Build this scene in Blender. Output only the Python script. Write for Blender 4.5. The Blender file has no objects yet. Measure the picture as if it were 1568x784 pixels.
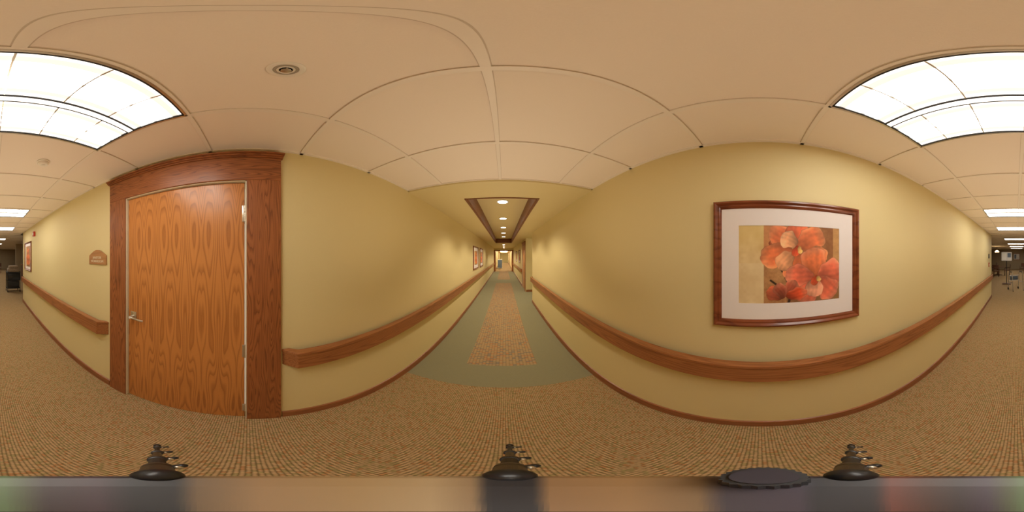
import bpy, bmesh, math, random
import numpy as np
from mathutils import Vector, Matrix
random.seed(3); rng=np.random.RandomState(5)
sc=bpy.context.scene
try:
    sc.view_settings.view_transform='Standard'; sc.view_settings.look='None'
    sc.view_settings.exposure=0.93
except Exception as e: print(e)
CAMZ=1.63; XL=-1.07; XR=0.96; H=2.44; H2=2.42

# ------------------------------------------------------------ materials
def new_mat(name):
    m=bpy.data.materials.new(name); m.use_nodes=True
    nt=m.node_tree; b=nt.nodes['Principled BSDF']
    return m,nt,b
def N(nt,t,**kw):
    n=nt.nodes.new(t)
    for k,v in kw.items():
        if k in n.inputs.keys(): n.inputs[k].default_value=v
        else: setattr(n,k,v)
    return n
def L(nt,a,b): nt.links.new(a,b)
def math_(nt,op,a,b=None,c=None):
    n=nt.nodes.new('ShaderNodeMath'); n.operation=op
    for i,v in enumerate((a,b,c)):
        if v is None: continue
        if isinstance(v,(int,float)): n.inputs[i].default_value=v
        else: L(nt,v,n.inputs[i])
    return n.outputs[0]
def mixc(nt,f,a,b,mode='MIX'):
    n=nt.nodes.new('ShaderNodeMix'); n.data_type='RGBA'; n.blend_type=mode
    for s,v in ((n.inputs['Factor'],f),(n.inputs['A'],a),(n.inputs['B'],b)):
        if isinstance(v,(int,float)): s.default_value=v
        elif isinstance(v,tuple): s.default_value=(*v,1) if len(v)==3 else v
        else: L(nt,v,s)
    return n.outputs['Result']
def plain(name,rgb,rough=.5,metal=0.,noise=0.,nscale=60,bump=0.):
    m,nt,b=new_mat(name)
    b.inputs['Roughness'].default_value=rough; b.inputs['Metallic'].default_value=metal
    tc=N(nt,'ShaderNodeTexCoord'); n=N(nt,'ShaderNodeTexNoise',Scale=nscale,Detail=3.0)
    L(nt,tc.outputs['Object'],n.inputs['Vector'])
    d=tuple(c*(1-noise) for c in rgb); 
    L(nt,mixc(nt,n.outputs['Fac'],d,rgb),b.inputs['Base Color'])
    if bump>0:
        bp=N(nt,'ShaderNodeBump',Strength=bump,Distance=.003); L(nt,n.outputs['Fac'],bp.inputs['Height']); L(nt,bp.outputs[0],b.inputs['Normal'])
    return m
def emis(name,rgb,s):
    m,nt,b=new_mat(name); b.inputs['Base Color'].default_value=(*rgb,1)
    b.inputs['Emission Color'].default_value=(*rgb,1); b.inputs['Emission Strength'].default_value=s
    return m
def wood(name,base,dark,axis='Z',mirror=0.,wide=9.,lng=.9,rings=9.,rough=.38,contrast=.62):
    m,nt,b=new_mat(name)
    tc=N(nt,'ShaderNodeTexCoord'); sp=N(nt,'ShaderNodeSeparateXYZ'); L(nt,tc.outputs['Object'],sp.inputs[0])
    ax='XYZ'.index(axis); cs=[]
    for i in range(3):
        v=sp.outputs[i]
        if mirror and i==1: v=math_(nt,'PINGPONG',math_(nt,'ADD',v,10.),mirror)
        cs.append(v)
    def comb(w,l):
        c=N(nt,'ShaderNodeCombineXYZ')
        for i in range(3): L(nt,math_(nt,'MULTIPLY',cs[i],l if i==ax else w),c.inputs[i])
        return c.outputs[0]
    n1=N(nt,'ShaderNodeTexNoise',Scale=1.0,Detail=1.2,Roughness=.4); L(nt,comb(wide,lng),n1.inputs['Vector'])
    r=math_(nt,'FRACT',math_(nt,'MULTIPLY',n1.outputs['Fac'],rings*2))
    cr=N(nt,'ShaderNodeValToRGB'); L(nt,r,cr.inputs[0])
    e=cr.color_ramp.elements; e[0].position=0; e[0].color=(0.05,.05,.05,1); e[1].position=.5; e[1].color=(1,1,1,1)
    x=e.new(.9); x.color=(.75,.75,.75,1); x=e.new(1.0); x.color=(.1,.1,.1,1)
    n2=N(nt,'ShaderNodeTexNoise',Scale=1.0,Detail=3.0,Roughness=.6); L(nt,comb(260,9),n2.inputs['Vector'])
    st=math_(nt,'MULTIPLY',n2.outputs['Fac'],.55)
    f=math_(nt,'ADD',math_(nt,'MULTIPLY',cr.outputs[0],contrast),st)
    n3=N(nt,'ShaderNodeTexNoise',Scale=1.0,Detail=1.0); L(nt,comb(5,1.2),n3.inputs['Vector'])
    f=math_(nt,'ADD',f,math_(nt,'MULTIPLY_ADD',n3.outputs['Fac'],.5,-.25))
    cl=N(nt,'ShaderNodeClamp'); L(nt,f,cl.inputs[0])
    L(nt,mixc(nt,cl.outputs[0],dark,base),b.inputs['Base Color'])
    b.inputs['Roughness'].default_value=rough
    bp=N(nt,'ShaderNodeBump',Strength=.12,Distance=.001); L(nt,f,bp.inputs['Height']); L(nt,bp.outputs[0],b.inputs['Normal'])
    return m

def carpet(name,c0,c1,c2,cell,sx=1.,sy=1.,groove=(.05,.03,.015),amt=.7,seed=.0):
    m,nt,b=new_mat(name); b.inputs['Roughness'].default_value=.95
    try: b.inputs['Specular IOR Level'].default_value=.1
    except: pass
    tc=N(nt,'ShaderNodeTexCoord'); mp=N(nt,'ShaderNodeMapping'); mp.inputs['Scale'].default_value=(sx/cell,sy/cell,0); mp.inputs['Location'].default_value=(seed,seed,0)
    L(nt,tc.outputs['Object'],mp.inputs[0])
    v=N(nt,'ShaderNodeTexVoronoi',Scale=1.0,Randomness=.12); L(nt,mp.outputs[0],v.inputs['Vector'])
    sp=N(nt,'ShaderNodeSeparateColor'); L(nt,v.outputs['Color'],sp.inputs[0])
    cr=N(nt,'ShaderNodeValToRGB'); cr.color_ramp.interpolation='CONSTANT'; L(nt,sp.outputs[0],cr.inputs[0])
    e=cr.color_ramp.elements; e[0].position=0; e[0].color=(*c0,1); e[1].position=.68; e[1].color=(*c1,1)
    x=e.new(.86); x.color=(*c2,1)
    d=N(nt,'ShaderNodeMapRange'); d.inputs['From Min'].default_value=.25; d.inputs['From Max'].default_value=.60; L(nt,v.outputs['Distance'],d.inputs['Value'])
    col=mixc(nt,math_(nt,'MULTIPLY',d.outputs[0],amt),cr.outputs[0],groove)
    n=N(nt,'ShaderNodeTexNoise',Scale=3.0,Detail=4.0); L(nt,tc.outputs['Object'],n.inputs['Vector'])
    col=mixc(nt,math_(nt,'MULTIPLY',n.outputs['Fac'],.15),col,tuple(x*.7 for x in c0))
    L(nt,col,b.inputs['Base Color'])
    bp=N(nt,'ShaderNodeBump',Strength=.5,Distance=.004,invert=True); L(nt,v.outputs['Distance'],bp.inputs['Height']); L(nt,bp.outputs[0],b.inputs['Normal'])
    return m
WALL=plain('wall_paint_yellow',(.77,.658,.350),.6,noise=.04,nscale=250,bump=.12)
LOBW=plain('lobby_paint',(.42,.33,.20),.7,noise=.05)
TILE=plain('ceiling_tile',(.96,.87,.77),.9,noise=.05,nscale=400,bump=.15)
GRID=plain('ceiling_grid',(.93,.86,.77),.5,noise=.02)
GRIDSHADE=plain('grid_painted_shade',(.66,.57,.47),.9)  # darker tone painting the slight shadow line beside the T-bars
FRAMEW=wood('oak_frame_z',(.37,.125,.040),(.10,.028,.009),'Z',wide=16,lng=1.3,rings=9,contrast=.72)
FRAMEY=wood('oak_frame_y',(.37,.125,.040),(.10,.028,.009),'Y',wide=16,lng=1.3,rings=9,contrast=.72)
TRAYW=wood('oak_tray_trim',(.26,.10,.04),(.13,.045,.016),'Y',wide=16,lng=1.6,rings=5,rough=.5)
RAILY=wood('oak_rail',(.42,.165,.058),(.18,.056,.018),'Y',wide=14,lng=.7,rings=6,rough=.3)
BASEY=wood('oak_base',(.35,.13,.048),(.19,.062,.022),'Y',wide=14,lng=.7,rings=4)
DOORM=wood('oak_door_veneer',(.60,.245,.068),(.27,.082,.020),'Z',mirror=.121,wide=6.8,lng=.72,rings=11,rough=.28,contrast=.72)
CHERRY=wood('cherry_frame',(.26,.07,.025),(.10,.022,.009),'Y',wide=12,lng=2,rings=2,rough=.22)
DARKW=wood('dark_wood',(.14,.06,.03),(.05,.02,.01),'Z',wide=10,lng=1,rings=4)
CARP=carpet('carpet_tan',(.57,.385,.205),(.42,.33,.15),(.52,.27,.12),.0155,groove=(.085,.07,.03),amt=.88)
CARG=carpet('carpet_sage',(.30,.28,.175),(.285,.268,.165),(.315,.295,.18),.006,amt=.2,groove=(.16,.15,.10))
CARI=carpet('carpet_inset',(.47,.32,.17),(.27,.23,.18),(.50,.24,.11),.024,sy=1.,sx=.55,groove=(.18,.14,.085),amt=.6)
STEEL=plain('brushed_steel',(.62,.58,.50),.32,metal=.9,noise=.05)
NICKEL=plain('satin_nickel',(.42,.38,.31),.5,noise=.1)
CREAM=plain('jamb_cream',(.82,.76,.58),.45)
WHITE=plain('white_plastic',(.88,.84,.76),.4)
MATB=plain('mat_board',(.86,.81,.80),.9,noise=.02)
BLACK=plain('black_plastic',(.012,.012,.014),.35)
BLK2=plain('black_rubber',(.02,.02,.022),.6)
PURP=plain('purple_anodised',(.016,.010,.020),.6)
RED=plain('alarm_red',(.5,.04,.02),.4)
LAMP=emis('fluorescent_lens',(1.0,.95,.86),6.5)
LAMP2=emis('fluorescent_lens_soft',(1.0,.94,.84),.9)
LAMP3=emis('fluorescent_lens_edge',(1.0,.94,.86),.42)
DOWN=emis('downlight_lamp',(1.0,.90,.74),7)
FAR=emis('far_panel',(1.0,.90,.72),12)
LOBL=emis('lobby_panel',(1.0,.93,.82),6.0)
FABR=plain('chair_fabric',(.20,.10,.06),.9,noise=.4,nscale=40)
FLORAL=plain('patterned_fabric',(.45,.33,.22),.9,noise=.75,nscale=30)
PAPER=plain('paper',(.75,.72,.66),.8)
ALU=plain('walker_aluminium',(.6,.6,.6),.3,metal=.9)
BLUE=plain('cart_blue',(.12,.16,.22),.5)
ART,nt,b=new_mat('printed_art'); at=N(nt,'ShaderNodeAttribute',attribute_name='Col'); L(nt,at.outputs['Color'],b.inputs['Base Color']); b.inputs['Roughness'].default_value=.4

# ------------------------------------------------------------ mesh builder
class MB:
    def __init__(s): s.bm=bmesh.new(); s.mats=[]
    def mi(s,m):
        if m not in s.mats: s.mats.append(m)
        return s.mats.index(m)
    def _fin(s,vs,mat,bevel=0,seg=2):
        fs=set(f for v in vs for f in v.link_faces); k=s.mi(mat)
        for f in fs: f.material_index=k
        if bevel>0:
            es=list(set(e for v in vs for e in v.link_edges))
            r=bmesh.ops.bevel(s.bm,geom=es,offset=bevel,segments=seg,affect='EDGES',profile=.5)
            for f in r['faces']: f.material_index=k
    def box(s,x0,x1,y0,y1,z0,z1,mat,bevel=0,rot=None):
        r=bmesh.ops.create_cube(s.bm,size=1)
        M=Matrix.Translation(((x0+x1)/2,(y0+y1)/2,(z0+z1)/2))
        if rot is not None: M=M@rot
        M=M@Matrix.Diagonal((abs(x1-x0),abs(y1-y0),abs(z1-z0),1))
        bmesh.ops.transform(s.bm,matrix=M,verts=r['verts']); s._fin(r['verts'],mat,bevel)
    def cyl(s,p0,p1,r0,mat,r1=None,seg=20,bevel=0,ribs=0):
        p0=Vector(p0);p1=Vector(p1);d=p1-p0; r1=r0 if r1 is None else r1
        r=bmesh.ops.create_cone(s.bm,cap_ends=True,segments=seg,radius1=r0,radius2=r1,depth=d.length)
        if ribs:
            for v in r['verts']:
                a=math.atan2(v.co.y,v.co.x); k=1+.04*(1 if int(round(a/(2*math.pi)*seg))%2 else -1); v.co.x*=k; v.co.y*=k
        q=d.to_track_quat('Z','Y').to_matrix().to_4x4()
        bmesh.ops.transform(s.bm,matrix=Matrix.Translation((p0+p1)/2)@q,verts=r['verts']); s._fin(r['verts'],mat,bevel)
    def sph(s,c,r,mat,sc_=(1,1,1)):
        q=bmesh.ops.create_uvsphere(s.bm,u_segments=20,v_segments=12,radius=r)
        bmesh.ops.transform(s.bm,matrix=Matrix.Translation(c)@Matrix.Diagonal((*sc_,1)),verts=q['verts']); s._fin(q['verts'],mat)
    def prism(s,pts,axis,a,b,mat,bevel=0):
        def P(p,t):
            if axis=='Z': return (p[0],p[1],t)
            if axis=='X': return (t,p[0],p[1])
            return (p[0],t,p[1])
        va=[s.bm.verts.new(P(p,a)) for p in pts]; vb=[s.bm.verts.new(P(p,b)) for p in pts]
        n=len(pts); s.bm.faces.new(va[::-1]); s.bm.faces.new(vb)
        for i in range(n): s.bm.faces.new((va[i],va[(i+1)%n],vb[(i+1)%n],vb[i]))
        s._fin(va+vb,mat,bevel)
    def tube(s,pts,r,mat,seg=10):
        for a,b in zip(pts[:-1],pts[1:]):
            s.cyl(a,b,r,mat,seg=seg)
        for p in pts[1:-1]: s.sph(p,r,mat)
    def lathe(s,c,prof,mat,seg=32,flip=1):
        rings=[]
        for r,z in prof:
            rings.append([s.bm.verts.new((c[0]+r*math.cos(2*math.pi*i/seg),c[1]+r*math.sin(2*math.pi*i/seg),c[2]+z)) for i in range(seg)])
        vs=[v for q in rings for v in q]
        for a,b in zip(rings[:-1],rings[1:]):
            for i in range(seg): s.bm.faces.new((a[i],a[(i+1)%seg],b[(i+1)%seg],b[i]))
        s.bm.faces.new(rings[-1]); s.bm.faces.new(rings[0][::-1]); s._fin(vs,mat)
    def done(s,name,parent=None,smooth=False):
        bmesh.ops.recalc_face_normals(s.bm,faces=s.bm.faces[:])
        me=bpy.data.meshes.new(name); s.bm.to_mesh(me); s.bm.free()
        for m in s.mats: me.materials.append(m)
        o=bpy.data.objects.new(name,me); sc.collection.objects.link(o)
        if smooth:
            for p in me.polygons: p.use_smooth=True
            try: me.set_sharp_from_angle(angle=math.radians(35))
            except Exception as e: print(e)
        if parent: o.parent=parent
        return o
def empty(name,loc=(0,0,0)):
    o=bpy.data.objects.new(name,None); o.empty_display_size=.1; sc.collection.objects.link(o); return o

# ------------------------------------------------------------ floor
m=MB()
YF=1.56
m.box(XL-.12,XR+.12,-6.3,YF,-.1,0,CARP); m.box(-5.2,5.2,-20,-6.3,-.1,0,CARP)
ix0,ix1,iy0,iy1=-.48,.42,2.04,9.8
m.box(XL-.12,ix0,YF,17,-.1,0,CARG); m.box(ix1,XR+.12,YF,17,-.1,0,CARG)
m.box(ix0,ix1,YF,iy0,-.1,0,CARG); m.box(ix0,ix1,iy1,11.2,-.1,0,CARG); m.box(ix0,ix1,iy0,iy1,-.1,0,CARI); m.box(ix0,ix1,11.2,17,-.1,0,CARI)
m.box(XR+.12,3.2,5.5,7.23,-.1,0,CARG)
m.box(XL-.12,XR+.12,17,40,-.1,0,CARP)
m.done('floor')

# ------------------------------------------------------------ walls
DY0,DY1,DZ=-.985,-.01,2.16
m=MB(); t=.14
m.box(XL-t,XL,DY1,40,0,2.7,WALL); m.box(XL-t,XL,-5.6,DY0,0,2.7,WALL); m.box(XL-t,XL,DY0,DY1,DZ,2.7,WALL)
m.done('wall_left')
m=MB()
RY0,RY1,RZ=7.42,8.38,2.12
m.box(XR,XR+t,-6.3,5.5,0,2.7,WALL); m.box(XR,XR+t,7.23,RY0,0,2.7,WALL); m.box(XR,XR+t,RY1,40,0,2.7,WALL); m.box(XR,XR+t,RY0,RY1,RZ,2.7,WALL)
m.box(XR+t,3.2,5.5-t,5.5,0,2.7,WALL); m.box(XR+t,3.2,7.23,7.23+t,0,2.7,WALL); m.box(3.2,3.34,5.36,7.37,0,2.7,WALL)
m.done('wall_right')
m=MB(); m.box(XL,XR,40,40.1,0,2.7,WALL); m.done('wall_front')
m=MB()
m.box(-5.34,-5.2,-20,-5.46,0,2.7,LOBW); m.box(5.2,5.34,-20,-6.16,0,2.7,LOBW); m.box(-5.34,5.34,-20.14,-20,0,2.7,LOBW)
m.box(-5.2,XL-t,-5.6,-5.46,0,2.7,WALL); m.box(XR+t,5.2,-6.3,-6.16,0,2.7,WALL)
m.box(-5.2,-1.6,-11.1,-11,0,2.7,LOBW)
m.done('wall_lobby')

# ------------------------------------------------------------ ceiling
GX=[XL,-.65,-.04,.57,XR]
ylines=[1.6,.97,.36]; y=-.25
while y>-20: ylines.append(y); y-=.61
ylines.append(-20)
fix_y=[-.25,-2.69,-4.52]
m=MB()
def isfix(x0,y1): return any(abs(y1-f)<.02 for f in fix_y) and (-.7<x0<.5)
for a,b in zip(ylines[:-1],ylines[1:]):   # a > b
    lob=b<-6.0
    xs=GX if not lob else sorted(GX[1:-1]+[-.65-.61*i for i in range(1,8)]+[.57+.61*i for i in range(1,8)]+[-5.2,5.2])
    for x0,x1 in zip(xs[:-1],xs[1:]):
        if isfix(x0,a): continue
        if lob and (-.7<x0<.5) and (abs(a+7.57)<.05 or abs(a+10.62)<.05 or abs(a+13.67)<.05 or abs(a+16.72)<.05): continue
        m.box(x0,x1,b,a,H+.006,H+.02,TILE)
m.box(-5.2,XL,-6.3,-5.6,H+.006,H+.02,TILE)
def tbar_y(yy,x0,x1): m.box(x0,x1,yy-.012,yy+.012,H-.003,H+.008,GRID); m.box(x0,x1,yy-.0145,yy+.0145,H+.003,H+.009,GRIDSHADE)  # wider strip behind each bar is its painted shadow edge
def tbar_x(xx,y0,y1): m.box(xx-.012,xx+.012,y0,y1,H-.0025,H+.0085,GRID); m.box(xx-.0145,xx+.0145,y0,y1,H+.003,H+.009,GRIDSHADE)
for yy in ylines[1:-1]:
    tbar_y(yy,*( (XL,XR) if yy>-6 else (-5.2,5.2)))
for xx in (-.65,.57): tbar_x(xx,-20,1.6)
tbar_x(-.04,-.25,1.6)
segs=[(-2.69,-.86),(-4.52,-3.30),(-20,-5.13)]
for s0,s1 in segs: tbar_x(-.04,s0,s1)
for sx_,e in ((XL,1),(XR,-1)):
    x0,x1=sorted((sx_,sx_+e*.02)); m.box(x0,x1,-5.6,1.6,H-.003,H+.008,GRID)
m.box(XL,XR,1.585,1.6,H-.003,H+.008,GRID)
TX0,TX1,TY0,TY1=-.49,.43,2.1,9.7
m.box(XL,TX0,1.6,17,H2,2.7,WALL); m.box(TX1,XR,1.6,17,H2,2.7,WALL)
m.box(TX0,TX1,1.6,TY0,H2,2.7,WALL); m.box(TX0,TX1,TY1,17,H2,2.7,WALL); m.box(TX0,TX1,TY0,TY1,2.66,2.72,WALL)
m.box(XR,3.2,5.5,7.23,H2,2.5,WALL)
m.box(XL,XR,17,40,H2,2.5,TILE)
m.box(-5.3,5.3,-20.1,1.6,2.68,2.72,TILE)
m.done('ceiling')
m=MB()
m.box(TX0-.006,TX0+.016,TY0,TY1,H2-.012,2.658,TRAYW,.003); m.box(TX1-.016,TX1+.006,TY0,TY1,H2-.012,2.658,TRAYW,.003)
m.box(TX0,TX1,TY0-.006,TY0+.016,H2-.012,2.658,TRAYW,.003); m.box(TX0,TX1,TY1-.016,TY1+.006,H2-.012,2.658,TRAYW,.003)
m.box(TX0-.03,TX0,TY0-.012,TY1+.03,H2-.012,H2,TRAYW); m.box(TX1,TX1+.03,TY0-.012,TY1+.03,H2-.012,H2,TRAYW)
m.box(TX0,TX1,TY1,TY1+.03,H2-.012,H2,TRAYW)
m.done('trim_ceiling_tray')
for i,(yy,zz) in enumerate([(2.98+1.42*k,2.66) for k in range(5)]+[(11.2,H2),(12.8,H2),(14.4,H2),(16,H2)]):
    root=empty('recessed_downlight')
    m=MB(); c=(-.03,yy,zz)
    m.lathe(c,[(.115,0),(.115,-.006),(.095,-.010),(.085,-.004),(.085,0)],WHITE)
    m.cyl((c[0],yy,zz-.006),(c[0],yy,zz-.003),.086,DOWN,seg=28)
    m.done('lens_and_ring',root)
    ld=bpy.data.lights.new('lamp','SPOT'); ld.energy=30; ld.color=(1,.86,.64); ld.spot_size=math.radians(126); ld.spot_blend=.5; ld.shadow_soft_size=0.06
    o=bpy.data.objects.new('lamp',ld); sc.collection.objects.link(o); o.location=(c[0],yy,zz-.075); o.parent=root
m=MB()
for yy in (19,22.5,26,29.5,33,36.5):
    m.box(-.65,.57,yy,yy+.6,H2-.012,H2,WHITE,.003); m.box(-.62,.54,yy+.03,yy+.57,H2-.016,H2-.010,FAR)
m.done('far_ceiling_lights')
m=MB(); m.lathe((2.0,6.4,H2),[(.16,0),(.16,-.03),(.14,-.07),(.05,-.09)],FAR); m.done('flush_ceiling_lamp',smooth=True)

# troffers
def troffer(yt,A,B,C,x0=-.65,x1=.57):
    y1=yt-.002; y0=yt-.608; x0+=.002; x1-=.002
    m=MB()
    z0=H-.006
    for b in ((x0,x1,y1-.010,y1),(x0,x1,y0,y0+.010),(x0,x0+.010,y0,y1),(x1-.010,x1,y0,y1)): m.box(*b,z0,z0+.03,STEEL)
    for b in ((x0+.010,x1-.010,y1-.018,y1-.010),(x0+.010,x1-.010,y0+.010,y0+.018),(x0+.010,x0+.018,y0+.010,y1-.010),(x1-.018,x1-.010,y0+.010,y1-.010)): m.box(*b,z0+.002,z0+.04,BLK2)
    m.box(x0,x1,y0,y1,z0+.05,z0+.06,WHITE)
    yc=(y0+y1)/2
    a0,a1=x0+.018,x1-.018
    for (ya,yb) in ((yc+.024,y1-.018),(y0+.018,yc-.024)):
        w=yb-ya; ks=[0,.08,.18,.46,.53,.82,.93,1]; ms=[B,C,A,B,A,C,B]
        for k in range(7): m.box(a0,a1,ya+w*ks[k],ya+w*ks[k+1],z0+.010,z0+.02,ms[k])
    m.box(a0,a1,yc-.014,yc+.014,z0,z0+.02,B)
    m.box(a0,a1,yc+.014,yc+.024,z0+.004,z0+.03,BLK2); m.box(a0,a1,yc-.024,yc-.014,z0+.004,z0+.03,BLK2)
    for k in (-.42,-.21,0,.21,.42):
        xc=(x0+x1)/2+k; m.box(xc-.0025,xc+.0025,y0+.02,y1-.02,z0+.004,z0+.012,STEEL)
    return m.done('fluorescent_ceiling_light')
for q in fix_y: troffer(q,LAMP,LAMP2,LAMP3)
for q in (-7.57,-10.62,-13.67,-16.72): troffer(q,LOBL,LOBL,LOBL)

# ------------------------------------------------------------ baseboards / rails
def base(name,segs):
    m=MB()
    for (x,y0,y1,d) in segs:
        pts=[(x,0),(x+d*.016,0),(x+d*.016,.075),(x+d*.010,.09),(x,.095)]
        m.prism(pts,'Y',y0,y1,BASEY)
    m.done(name)
base('baseboard_left',[(XL,.225,40,1),(XL,-5.6,-1.205,1)])
base('baseboard_right',[(XR,-6.3,5.5,-1),(XR,8.55,40,-1)])
m=MB(); m.box(XR+.02,3.2,7.214,7.23,0,.095,BASEY); m.done('baseboard_alcove')
def rail(x,d,y0,y1):
    m=MB(); f=x+d*.09; i=x+d*.052
    out=[(x,y0),(f,y0+.085),(f,y1-.085),(x,y1),(x,y1-.05),(i,y1-.10),(i,y0+.10),(x,y0+.05)]
    if d<0: out=out[::-1]
    m.prism(out,'Z',.778,.905,RAILY,.005)
    f2=x+d*.096; i2=x+d*.046
    out=[(x,y0-.004),(f2,y0+.08),(f2,y1-.08),(x,y1+.004),(x,y1-.05),(i2,y1-.10),(i2,y0+.10),(x,y0+.05)]
    if d<0: out=out[::-1]
    m.prism(out,'Z',.905,.932,RAILY,.006)
    y=y0+.5
    while y<y1-.3:
        a,b=sorted((x,i)); m.box(a,b,y,y+.08,.80,.89,RAILY,.003); y+=1.2
    return m.done('handrail')
rail(XL,1,.225,16.6); rail(XL,1,-5.5,-1.23); rail(XR,-1,-6.2,5.45); rail(XR,-1,8.65,16.6)

# ------------------------------------------------------------ door + casing
def casing(name,x,d,y0,y1,z,wL,wR,hh):
    m=MB(); X=lambda a,b: sorted((x+d*a,x+d*b))
    a,b=X(0,.024)
    m.box(a,b,y0-wL,y0,0,z,FRAMEW,.003); m.box(a,b,y1,y1+wR,0,z,FRAMEW,.003)
    m.box(a,b,y0-wL,y1+wR,z,z+hh,FRAMEY,.003)
    for k,(dep,za,zb) in enumerate(((.034,0,.012),(.045,.012,.026),(.058,.026,.038))):
        a,b=X(0,dep); m.box(a,b,y0-wL-dep*.35,y1+wR+dep*.35,z+hh+za,z+hh+zb,FRAMEY,.002)
    a,b=X(-.10,.012)
    m.box(a,b,y0-.001,y0+.006,0,z,CREAM); m.box(a,b,y1-.008,y1+.001,0,z,CREAM); m.box(a,b,y0,y1,z-.006,z,CREAM)
    return m.done(name)
casing('trim_door_casing',XL,1,DY0,DY1,DZ,.205,.225,.195)
m=MB(); fx=XL-.012
m.box(fx-.045,fx,DY0+.010,DY1-.014,.008,DZ-.010,DOORM,.002)
dr=empty('door_1')
m.done('door_leaf',dr)
m=MB()
for z in (.13,.86+.0,1.86):
    m.box(fx-.001,fx+.006,DY1-.03,DY1-.004,z,z+.115,STEEL,.001)
    for k in range(5): m.cyl((fx+.010,DY1-.010,z+.023*k+.001),(fx+.010,DY1-.010,z+.023*k+.022),.0075,STEEL,seg=14)
m.done('hinges',dr,True)
m=MB(); hy,hz=-.915,1.085
m.box(fx-.001,fx+.008,hy-.032,hy+.032,hz-.035,hz+.045,STEEL,.004)
m.box(fx-.02,fx+.001,DY0+.0075,DY0+.012,hz-.06,hz+.06,STEEL)
m.cyl((fx,hy,hz),(fx+.05,hy,hz),.014,STEEL)
m.tube([(fx+.046,hy,hz),(fx+.052,hy+.03,hz),(fx+.050,hy+.11,hz-.006),(fx+.038,hy+.125,hz-.010)],.009,STEEL)
m.cyl((fx+.05,hy,hz),(fx+.056,hy,hz),.010,WHITE)
m.cyl((fx,hy-.005,hz+.03),(fx+.012,hy-.005,hz+.03),.010,STEEL)
m.done('lever_handle',dr,True)
casing('trim_door_casing.001',XR,-1,RY0,RY1,RZ,.15,.15,.15)
m=MB(); m.box(XR+.012,XR+.057,RY0+.012,RY1-.012,.008,RZ-.01,DOORM,.002)
m.box(XR+.004,XR+.013,RY0+.05,RY0+.11,1.0,1.09,STEEL); m.tube([(XR+.01,RY0+.08,1.05),(XR-.04,RY0+.08,1.05),(XR-.04,RY0+.2,1.04)],.009,STEEL)
m.done('door_2')
def portal(name,Y):
    m=MB()
    m.box(XL,XL+.11,Y-.1,Y+.1,0,2.15,FRAMEW,.004); m.box(XR-.11,XR,Y-.1,Y+.1,0,2.15,FRAMEW,.004)
    m.box(XL,XR,Y-.1,Y+.1,2.15,2.24,FRAMEY,.004); m.box(XL,XR,Y-.06,Y+.06,2.24,H2,WALL)
    m.box(XL+.11,XL+.155,Y+.1,Y+.95,.01,2.13,DOORM,.003); m.box(XR-.155,XR-.11,Y+.1,Y+.95,.01,2.13,DOORM,.003)
    m.done(name)
portal('trim_corridor_doorway',17.1)
m=MB(); m.box(XL,XL+.1,29.9,30.1,0,2.2,FRAMEW); m.box(XR-.1,XR,29.9,30.1,0,2.2,FRAMEW); m.box(XL,XR,29.9,30.1,2.2,2.3,FRAMEY); m.box(XL,XR,29.95,30.05,2.3,H2,WALL); m.done('trim_far_portal')

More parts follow.
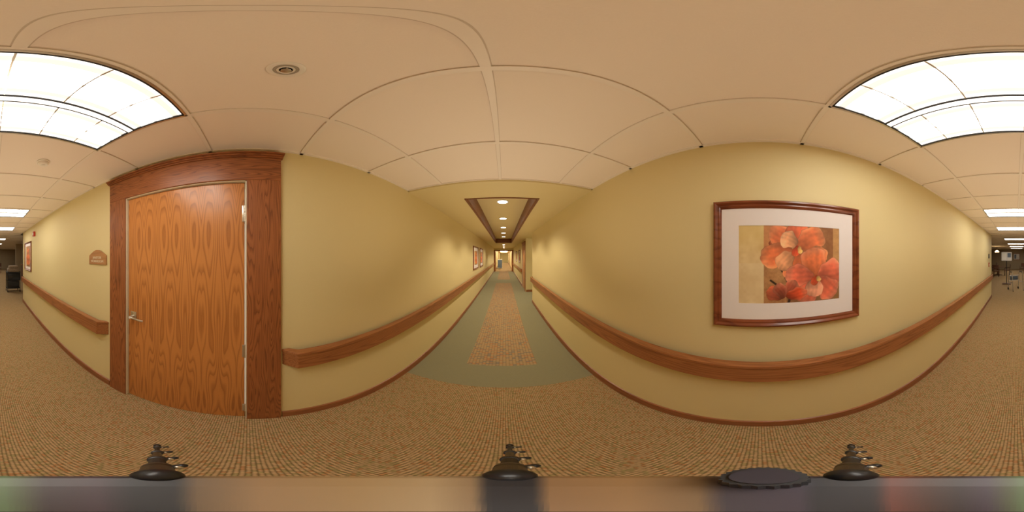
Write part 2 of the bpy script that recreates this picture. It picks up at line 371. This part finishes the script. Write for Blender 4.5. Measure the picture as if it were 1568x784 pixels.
# ------------------------------------------------------------ pictures
def s2l(a):
    a=np.clip(a,0,1); return np.where(a<=.04045,a/12.92,((a+.055)/1.055)**2.4)
def vnoise(U,V,f,seed):
    r=np.random.RandomState(seed); g=r.rand(64,64)
    x=(U*f)%63; y=(V*f)%63; xi=x.astype(int); yi=y.astype(int); fx=x-xi; fy=y-yi
    fx=fx*fx*(3-2*fx); fy=fy*fy*(3-2*fy)
    return (g[yi,xi]*(1-fx)+g[yi,xi+1]*fx)*(1-fy)+(g[yi+1,xi]*(1-fx)+g[yi+1,xi+1]*fx)*fy
def fbm(U,V,f,seed): return .5*vnoise(U,V,f,seed)+.3*vnoise(U,V,f*2.1,seed+1)+.2*vnoise(U,V,f*4.3,seed+2)
ASP=.625/.465
def paint(U,V,style=0):
    x=U*ASP; y=V
    n=fbm(x,y,6,1)[...,None]; n2=fbm(x,y,18,9)[...,None]
    c=lambda *a: np.array(a)/255.
    img=c(200,164,108)*(1-n)+c(242,222,172)*n
    m=np.clip((V[...,None]-.62)*4,0,1); img=img*(1-m*.6)+c(224,200,130)*m*.6
    m=((U>.0)&(U<.24)&(V<.52))[...,None]; img=np.where(m,img*.6+c(234,218,182)*.4,img)
    m=((U>.235))[...,None]; br=c(132,84,50)*(1-n2)+c(204,148,96)*n2; img=np.where(m,img*.22+br*.78,img)
    m=((U>.80)&(U<.93)&(V>.25))[...,None]; img=np.where(m,img*.60+c(112,56,30)*.40,img)
    m=((U>.235)&(U<.33)&(V>.55))[...,None]; img=np.where(m,img*.5+c(220,144,92)*.5,img)
    m=((U>.93))[...,None]; img=np.where(m,img*.6+c(226,178,112)*.4,img)
    m=((U>.45)&(V<.18))[...,None]; img=np.where(m,img*.6+c(80,56,34)*.4,img)
    def stroke(pts,w,col):
        nonlocal img
        d=np.full(U.shape,9.)
        for (a,b),(e,f) in zip(pts[:-1],pts[1:]):
            a*=ASP; e*=ASP; t=np.clip(((x-a)*(e-a)+(y-b)*(f-b))/((e-a)**2+(f-b)**2),0,1)
            d=np.minimum(d,np.hypot(x-a-t*(e-a),y-b-t*(f-b)))
        k=np.clip((w-d)/.008+.5,0,1)[...,None]; img=img*(1-k)+col*k
    def petal(cu,cv,ang,ln,wd,col,edge,seed,point=.0):
        nonlocal img
        cx=cu*ASP; a=math.radians(ang); dx,dy=math.cos(a),math.sin(a)
        wx=(fbm(x,y,9,40+seed)-.5)*.035; wy=(fbm(x,y,9,60+seed)-.5)*.035
        p=(x+wx-cx)*dx+(y+wy-cv)*dy; q=-(x+wx-cx)*dy+(y+wy-cv)*dx
        t=p/ln; 
        prof=wd*np.sqrt(np.clip(1-((t-.56)/.56)**2,0,1))*(.72+.42*np.clip(t,0,1))
        wob=.06*wd*np.sin(11*t+seed)
        pr=np.maximum(prof+np.where(prof>0,wob,0),1e-4)
        r=np.abs(q)/pr
        inside=np.clip((1-r)*pr/.006,0,1)*((t>0)&(t<1.12))
        vein=.5+.5*np.sin(q/wd*15+2*np.sin(t*3+seed))
        sh=np.clip(1.05-.42*np.abs(t-.75)-.05*vein+.30*(fbm(x,y,9,seed+3)-.5)+.18*(q/pr)*math.cos(seed*1.7),.5,1.15)
        e=np.clip((r-.55)/.45,0,1)*.45+np.clip((t-.78)*2,0,.45)
        e=np.clip(e,0,.75)[...,None]
        cc=(col*(1-e)+edge*e)*sh[...,None]
        dk=np.clip((1-r)*pr/.012,0,1); cc=cc*(.74+.26*dk)[...,None]
        k=inside[...,None]
        # blend the petal over the print
        img=img*(1-k)+cc*k
    dk=c(48,36,30)
    cor=c(240,130,80); crl=c(250,178,128); pk=c(234,118,88); pkl=c(248,172,138); rd=c(214,84,50)
    if style==0:
        stroke([(.47,.0),(.50,.14),(.46,.28),(.42,.40),(.36,.52),(.31,.66),(.30,.74)],.015,dk)
        stroke([(.46,.10),(.52,.30),(.60,.42)],.013,dk); stroke([(.30,.30),(.36,.24),(.42,.12)],.012,dk); stroke([(.42,.40),(.50,.38)],.012,dk)
        for bu,bv,r_ in ((.30,.74,.035),(.33,.50,.03),(.36,.62,.025)): petal(bu,bv-.03,80,r_*3,r_*1.1,c(180,94,62),c(124,68,48),2)
        # upper bloom
        petal(.51,.73,140,.33,.15,cor*.96,crl,1); petal(.54,.74,82,.29,.16,rd*.4+cor*.6,cor,2)
        petal(.55,.73,28,.37,.17,cor,crl,3); petal(.51,.70,200,.38,.16,cor,crl,4)
        petal(.54,.72,272,.40,.19,cor*.97,crl,5); petal(.50,.66,232,.24,.12,crl*.98,crl,6); petal(.55,.76,150,.20,.12,crl,c(252,196,150),7)
        petal(.56,.74,250,.13,.05,rd,cor,8); petal(.57,.74,290,.09,.035,c(238,190,110),c(250,215,150),18)
        petal(.74,.50,70,.22,.13,cor*.95,crl,9)
        # lower bloom
        petal(.75,.34,100,.34,.19,cor,pkl,10); petal(.76,.33,18,.35,.18,pk,pkl,11); petal(.76,.30,-42,.32,.17,pk*.97,pkl,12)
        petal(.73,.30,232,.32,.18,pk,pkl,13); petal(.72,.33,172,.34,.15,pk,pkl,14); petal(.74,.33,265,.24,.13,pkl*.97,pkl,15)
        petal(.75,.35,250,.13,.06,rd,cor,16); petal(.76,.35,290,.08,.035,c(238,190,110),c(250,215,150),18)
        petal(.44,.10,170,.22,.10,pk*.78,cor,17); petal(.44,.08,60,.22,.09,pk*.76,pkl,18); petal(.44,.09,10,.26,.09,rd,pkl,19); petal(.42,.06,110,.19,.09,pk*.70,pkl,20)
    else:
        stroke([(.5,.0),(.52,.3),(.5,.6)],.02,dk)
        for (a,b) in ((.5,.65),(.35,.35),(.68,.32)):
            for k in range(6): petal(a,b,k*60+style*13,.28,.12,cor if style%2 else pk,crl,k)
    return img
def picture(name,side,yc,zc,w,h,fw,mw,mh,style,res):
    root=empty(name)
    xw=XR if side=='R' else XL; d=-1 if side=='R' else 1
    P=lambda u,v,dep:(xw+d*(dep+.002), yc+(-u if side=='R' else u), zc+v)
    prof=[(0,0),(0,.018),(.006,.028),(.016,.030),(.028,.020),(.036,.022),(fw-.006,.018),(fw,.010),(fw,0)]
    bm=bmesh.new(); rings=[]
    for sx,sy in ((-1,-1),(1,-1),(1,1),(-1,1)):
        rings.append([bm.verts.new(P(sx*(w/2-o),sy*(h/2-o),dp)) for o,dp in prof])
    for i in range(4):
        a,b2=rings[i],rings[(i+1)%4]
        for j in range(len(prof)-1): bm.faces.new((a[j],b2[j],b2[j+1],a[j+1]))
    bmesh.ops.recalc_face_normals(bm,faces=bm.faces[:])
    me=bpy.data.meshes.new('frame'); bm.to_mesh(me); bm.free(); me.materials.append(CHERRY)
    o=bpy.data.objects.new('frame',me); sc.collection.objects.link(o); o.parent=root
    mb=MB(); 
    def pb(u0,u1,v0,v1,d0,d1,mat):
        a=P(u0,v0,d0); b_=P(u1,v1,d1); mb.box(*sorted((a[0],b_[0])),*sorted((a[1],b_[1])),*sorted((a[2],b_[2])),mat)
    W2,H2_=w/2-fw+.002,h/2-fw+.002
    pb(-W2,-mw/2,-H2_,H2_,.002,.009,MATB); pb(mw/2,W2,-H2_,H2_,.002,.009,MATB); pb(-mw/2,mw/2,mh/2,H2_,.002,.009,MATB); pb(-mw/2,mw/2,-H2_,-mh/2,.002,.009,MATB)
    mb.done('mat_board',root)
    nx,ny=res
    U,V=np.meshgrid(np.linspace(0,1,nx),np.linspace(0,1,ny))
    col=s2l(paint(U,V,style)).reshape(-1,3)
    vs=[P((u-.5)*mw,(v-.5)*mh,.0065) for u,v in zip(U.ravel(),V.ravel())]
    fs=[(j*nx+i,j*nx+i+1,(j+1)*nx+i+1,(j+1)*nx+i) for j in range(ny-1) for i in range(nx-1)]
    me=bpy.data.meshes.new('print'); me.from_pydata(vs,[],fs); me.update()
    ca=me.color_attributes.new('Col','FLOAT_COLOR','POINT')
    ca.data.foreach_set('color',np.concatenate([col,np.ones((len(col),1))],1).ravel().astype(np.float32))
    me.materials.append(ART); o=bpy.data.objects.new('print',me); sc.collection.objects.link(o); o.parent=root
picture('framed_orchid_picture','R',-.187,1.578,.93,.775,.05,.625,.465,0,(340,254))
picture('framed_flower_picture','L',6.05,1.56,1.05,.85,.05,.7,.52,1,(60,45))
picture('framed_flower_picture.001','L',7.55,1.56,1.0,.85,.05,.68,.52,2,(60,45))
picture('framed_flower_picture.002','L',-4.75,1.62,.85,.85,.05,.6,.6,3,(60,45))
picture('framed_flower_picture.003','R',10.2,1.6,1.0,.8,.05,.68,.5,4,(40,30))
picture('framed_flower_picture.004','R',12.6,1.6,1.0,.8,.05,.68,.5,5,(40,30))

# ------------------------------------------------------------ small wall things
root=empty('room_sign')
SIGNM=wood('sign_wood',(.50,.25,.10),(.34,.15,.05),'Y',wide=10,lng=1,rings=2)
m=MB(); pts=[(-1.555,1.54),(-1.255,1.54),(-1.255,1.635)]
for k in range(0,13):
    a=k/12; pts.append((-1.285-a*.24,1.65+.045*math.sin(math.pi*a)))
pts.append((-1.555,1.635))
m.prism(pts,'X',XL+.001,XL+.018,SIGNM,.003); m.done('plaque',root)
for txt,z,s in (('JANITOR',1.60,.038),('WORKROOM',1.562,.036)):
    cu=bpy.data.curves.new('lettering','FONT'); cu.body=txt; cu.size=s; cu.extrude=.0008; cu.align_x='CENTER'
    cu.materials.append(CREAM); o=bpy.data.objects.new('lettering',cu); sc.collection.objects.link(o); o.parent=root
    o.location=(XL+.0192,-1.405,z); o.rotation_euler=(math.pi/2,0,math.pi/2)
m=MB(); m.box(XL-.005,XL+.05,-4.05,-3.93,2.13,2.25,RED,.006); m.cyl((XL+.05,-3.99,2.19),(XL+.06,-3.99,2.19),.035,WHITE); m.done('fire_alarm')
m=MB(); m.box(XR-.02,XR,-5.72,-5.58,1.55,1.70,BLACK,.004); m.box(XR-.024,XR-.02,-5.69,-5.61,1.59,1.66,BLUE); m.done('thermostat')
m=MB(); m.box(XR-.02,XR,-5.70,-5.60,1.25,1.40,RED,.004); m.box(XR-.03,XR-.02,-5.68,-5.62,1.30,1.34,WHITE); m.done('fire_pull_station')
m=MB(); c=(-.36,.085,H+.006)
m.lathe(c,[(.046,0),(.046,-.004),(.040,-.007),(.031,-.006),(.029,-.002)],WHITE); m.cyl((c[0],c[1],c[2]-.006),(c[0],c[1],c[2]-.0015),.030,NICKEL)
m.lathe((c[0],c[1],c[2]-.006),[(.022,0),(.022,-.003),(.016,-.003),(.016,0)],WHITE)
m.cyl((c[0],c[1],c[2]),(c[0],c[1],c[2]-.016),.007,NICKEL); m.lathe((c[0],c[1],c[2]-.016),[(.013,0),(.013,-.002),(.006,-.004)],STEEL,seg=20)
for a in (0,math.pi): m.tube([(c[0]+.012*math.cos(a),c[1]+.012*math.sin(a),c[2]),(c[0]+.012*math.cos(a),c[1]+.012*math.sin(a),c[2]-.016)],.0022,NICKEL)
m.done('fire_sprinkler',smooth=True)
m=MB(); c=(-.386,-1.19,H+.006)
m.lathe(c,[(.052,0),(.052,-.010),(.044,-.014),(.040,-.026),(.034,-.034),(.010,-.036)],WHITE); m.lathe((c[0],c[1],c[2]-.036),[(.016,0),(.014,-.006),(.004,-.008)],WHITE,seg=20)
m.lathe((c[0],c[1],c[2]-.015),[(.0445,0),(.0445,-.003),(.043,-.003)],GRIDSHADE)
m.done('smoke_detector',smooth=True)

# ------------------------------------------------------------ tripod
root=empty('tripod')
def leg(az):
    a=math.radians(az); dv=Vector((math.sin(a),math.cos(a),0)); sd=Vector((math.cos(a),-math.sin(a),0))
    P=lambda t:dv*(.04+.5*t)+Vector((0,0,1.33-t))
    m=MB()
    m.cyl(P(.03),P(.20),.012,BLACK,r1=.014,seg=20,bevel=.002); m.cyl(P(.2),P(.37),.0105,BLK2); m.cyl(P(.37),P(.63),.009,BLACK); m.cyl(P(.63),P(1.05),.0075,BLK2); m.cyl(P(1.05),P(1.30),.0065,BLACK)
    for t,r in ((.20,.0145),(.37,.0145),(.63,.0145),(1.05,.014)):
        m.cyl(P(t-.018),P(t+.018),r,BLACK,seg=20,bevel=.003)
        p=P(t); q=Matrix.Rotation(-a,4,'Z'); k=.004+.018*t
        m.sph(p+sd*(r+.003),.006,STEEL)
        e=p+sd*(r+k)+dv*.004
        m.cyl(p+sd*r*.5,e,.0065,BLACK,.005); m.sph(e,.006,BLACK)
        m.box(p.x-.014,p.x+.014,p.y-.008,p.y+.008,p.z-.010,p.z+.004,BLACK,.003,rot=q)
    m.sph(P(1.312),.017,BLK2)
    m.sph(dv*.066+Vector((0,0,1.343)),.0115,BLACK)
    m.done('leg',root,True)
for az in (2,122,-122): leg(az)
m=MB()
m.cyl((0,0,1.02),(0,0,1.30),.014,BLACK)
m.lathe((0,0,1.28),[(.045,0),(.055,.010),(.058,.03),(.056,.045)],BLACK,seg=48)
a=math.radians(91.5); x,y=.055*math.sin(a),.055*math.cos(a)
m.cyl((x,y,1.335),(x,y,1.38),.015,BLACK,seg=48,ribs=1); m.cyl((x,y,1.38),(x,y,1.383),.012,PURP,seg=32)
m.done('centre_column',root,False)
keys=[(0,(96,120,84)),(35,(80,88,66)),(70,(60,50,52)),(150,(66,50,58)),(205,(36,36,40)),(265,(36,36,40)),(300,(110,90,66)),(400,(150,120,84)),(540,(160,132,92)),(660,(172,148,112)),(725,(146,122,92)),(748,(40,40,46)),(815,(40,40,46)),(840,(142,110,76)),(960,(152,118,78)),(1070,(128,102,70)),(1110,(62,54,64)),(1225,(62,52,68)),(1250,(38,38,46)),(1335,(40,38,44)),(1365,(110,62,52)),(1420,(76,50,42)),(1465,(56,46,48)),(1510,(66,54,70)),(1545,(84,92,70)),(1568,(96,120,84))]  # smeared band colours by azimuth, green and purple reflections painted in
kx=np.array([k[0] for k in keys]); kc=np.array([k[1] for k in keys])/255.
n=180; radii=[.0,.02,.045,.060,.064,.0645]; zz=[1.346,1.346,1.346,1.345,1.343,1.325]
vs=[];cols=[]
for r,z in zip(radii,zz):
    for i in range(n):
        azd=-180+360*i/n; px=(772+azd/360*1568)%1568; a=math.radians(azd)
        c_=np.array([np.interp(px,kx,kc[:,j]) for j in range(3)])
        vs.append((max(r,.0005)*math.sin(a),max(r,.0005)*math.cos(a),z)); cols.append([*np.clip(s2l(c_)*.85,0,.9),1])
fs=[(j*n+i,j*n+(i+1)%n,(j+1)*n+(i+1)%n,(j+1)*n+i) for j in range(len(radii)-1) for i in range(n)]
me=bpy.data.meshes.new('nadir_smear_disc'); me.from_pydata(vs,[],fs); me.update()  # disc over the tripod head, coloured to imitate the nadir smear
ca=me.color_attributes.new('Col','FLOAT_COLOR','POINT'); ca.data.foreach_set('color',np.array(cols).ravel().astype(np.float32))
me.materials.append(ART); o=bpy.data.objects.new('nadir_smear_disc',me); sc.collection.objects.link(o); o.parent=root

# ------------------------------------------------------------ lobby furniture
def chair(loc,rot,name='dining_chair'):
    m=MB()
    for x in (-.2,.2):
        m.cyl((x,-.2,0),(x,-.2,.44),.018,DARKW,.022); m.tube([(x,.2,0),(x,.2,.45),(x*.95,.27,.95)],.02,DARKW)
    m.box(-.23,.23,-.23,.23,.42,.49,FABR,.02)
    m.box(-.2,.2,.24,.27,.62,.68,DARKW,.008); m.box(-.2,.2,.25,.285,.82,.95,DARKW,.01); m.box(-.17,.17,.235,.275,.66,.84,FABR,.01)
    for x in (-.2,.2): m.tube([(x*1.15,.2,.66),(x*1.15,-.18,.66),(x*1.1,-.2,.46)],.015,DARKW)
    o=m.done(name,smooth=True); o.location=loc; o.rotation_euler=(0,0,rot); return o
def table(loc):
    m=MB(); m.lathe((0,0,.71),[(.55,0),(.57,.012),(.57,.03),(.55,.04)],DARKW,seg=48); m.cyl((0,0,.04),(0,0,.71),.05,DARKW)
    for k in range(4):
        a=k*math.pi/2+.4; m.tube([(0,0,.1),(.4*math.cos(a),.4*math.sin(a),.03)],.03,DARKW)
    o=m.done('dining_table',smooth=True); o.location=loc
table((1.55,-13.6,0)); chair((1.55,-12.7,0),0); chair((.75,-13.6,0),1.57); chair((2.4,-13.6,0),-1.57)
table((3.2,-17,0)); chair((3.2,-16.1,0),0); chair((2.3,-17,0),1.57); chair((-.6,-15.8,0),.3)
m=MB()
for x in (-.27,.27):
    m.tube([(x,-.25,.06),(x,-.15,.88),(x,.15,.88),(x,.25,.02)],.0125,ALU); m.tube([(x,-.21,.4),(x,.21,.4)],.01,ALU); m.cyl((x,-.1,.885),(x,.14,.885),.018,BLK2)
    m.cyl((x-.012,-.25,.06),(x+.012,-.25,.06),.06,BLK2,seg=24); m.cyl((x,.25,0),(x,.25,.04),.016,BLK2)
m.tube([(-.27,-.17,.70),(.27,-.17,.70)],.0125,ALU); m.tube([(-.27,-.2,.45),(.27,-.2,.45)],.0125,ALU)
m.box(-.2,.2,-.22,-.14,.48,.66,BLUE,.01)
o=m.done('walker',smooth=True); o.location=(.02,-7.7,0); o.rotation_euler=(0,0,.5)
m=MB()
for z in (.16,.52,.88): m.box(-.3,.3,-.22,.22,z,z+.03,BLK2,.008)
for x in (-.28,.28):
    for y in (-.2,.2):
        m.cyl((x,y,.1),(x,y,.95),.014,BLACK); m.cyl((x-.012,y,.05),(x+.012,y,.05),.05,BLK2,seg=20)
m.box(-.25,.25,-.18,.18,.91,1.08,FLORAL,.03); m.box(-.22,.2,-.16,.16,1.08,1.19,FLORAL,.03); m.box(-.28,.28,-.2,.2,.55,.86,BLACK,.02); m.box(-.26,.26,-.19,.19,.19,.50,BLACK,.02)
o=m.done('utility_cart',smooth=True); o.location=(-.95,-7.4,0); o.rotation_euler=(0,0,.1)
m=MB()
m.box(-5.0,-1.9,-10.6,-10.0,0,1.05,DARKW,.01); m.box(-5.05,-1.85,-10.65,-9.95,1.05,1.10,FRAMEY,.008)
for k in range(4): m.box(-4.9+.76*k,-4.25+.76*k,-10.0,-9.985,.15,.95,FRAMEW,.004)
m.done('reception_counter')
m=MB()
m.box(-2.6,-1.65,-8.6,-8.1,0,2.1,DARKW,.01)
for k in range(2): m.box(-2.56+.46*k,-2.14+.46*k,-8.1,-8.085,.1,2.0,FRAMEW,.004)
m.box(-1.65,-1.648,-8.55,-8.15,.1,2.0,FRAMEW)
m.done('storage_cabinet')
m=MB(); m.box(-.45,.35,-19.999,-19.96,1.15,1.95,FRAMEY,.006); m.box(-.40,.30,-19.965,-19.955,1.2,1.9,PAPER)
m.box(-.35,-.1,-19.955,-19.950,1.5,1.85,WHITE); m.box(0,.22,-19.955,-19.950,1.3,1.8,BLUE); m.done('notice_board')
m=MB(); m.box(.25,.85,-9.4,-9.36,1.35,1.85,PAPER,.004); m.cyl((.55,-9.38,.05),(.55,-9.38,1.36),.02,BLK2); m.box(.23,.87,-9.41,-9.395,1.33,1.87,DARKW,.004); m.box(.3,.8,-9.55,-9.2,0,.05,DARKW,.01)
m.box(.30,.50,-9.36,-9.357,1.55,1.80,BLUE); m.box(.56,.80,-9.36,-9.357,1.42,1.78,WHITE); m.done('poster_stand')
m=MB(); 
m.cyl((1.6,-13.5,2.44),(1.6,-13.5,2.1),.008,BLACK); m.lathe((1.6,-13.5,1.95),[(.18,0),(.16,.06),(.08,.14),(.02,.16)],emis('lampshade_glow',(1,.7,.35),5)); m.done('pendant_lamp',smooth=True)
m=MB()
m.box(-.28,.28,-.2,.2,.12,1.15,BLUE,.02); m.box(-.3,.3,-.22,.22,1.15,1.2,WHITE,.01); m.box(-.3,.3,-.22,.22,.1,.13,ALU)
for x in (-.25,.25):
    for y in (-.16,.16): m.cyl((x-.012,y,.05),(x+.012,y,.05),.05,BLK2)
o=m.done('linen_cart'); o.location=(-.55,21,0)

# ------------------------------------------------------------ added fill spots brightening the ceiling, unseen, no real fixtures
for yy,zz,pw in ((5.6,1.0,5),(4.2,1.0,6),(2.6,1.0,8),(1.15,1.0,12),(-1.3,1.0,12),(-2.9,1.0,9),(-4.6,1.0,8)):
    ld=bpy.data.lights.new('added_fill_spot','SPOT'); ld.energy=pw; ld.color=(1,.82,.62); ld.spot_size=math.radians(150); ld.spot_blend=1.0; ld.shadow_soft_size=0.0  # unseen spot added as ceiling fill, stands for no lamp
    o=bpy.data.objects.new('added_fill_spot',ld); sc.collection.objects.link(o); o.location=(-.04,yy,zz); o.rotation_euler=(math.pi,0,0)

# ------------------------------------------------------------ world & camera
w=bpy.data.worlds.new('w'); sc.world=w; w.use_nodes=True; w.node_tree.nodes['Background'].inputs[0].default_value=(1,.85,.65,1); w.node_tree.nodes['Background'].inputs[1].default_value=.3
cd=bpy.data.cameras.new('cam'); cam=bpy.data.objects.new('camera',cd); sc.collection.objects.link(cam); sc.camera=cam
cd.type='PANO'; cd.clip_start=.01; cd.clip_end=200
try: cd.cycles.panorama_type='EQUIRECTANGULAR'
except Exception as e:
    print(e)
    cd.panorama_type='EQUIRECTANGULAR'
cam.location=(0,0,CAMZ); cam.rotation_euler=(math.pi/2,0,math.radians(-2.755))
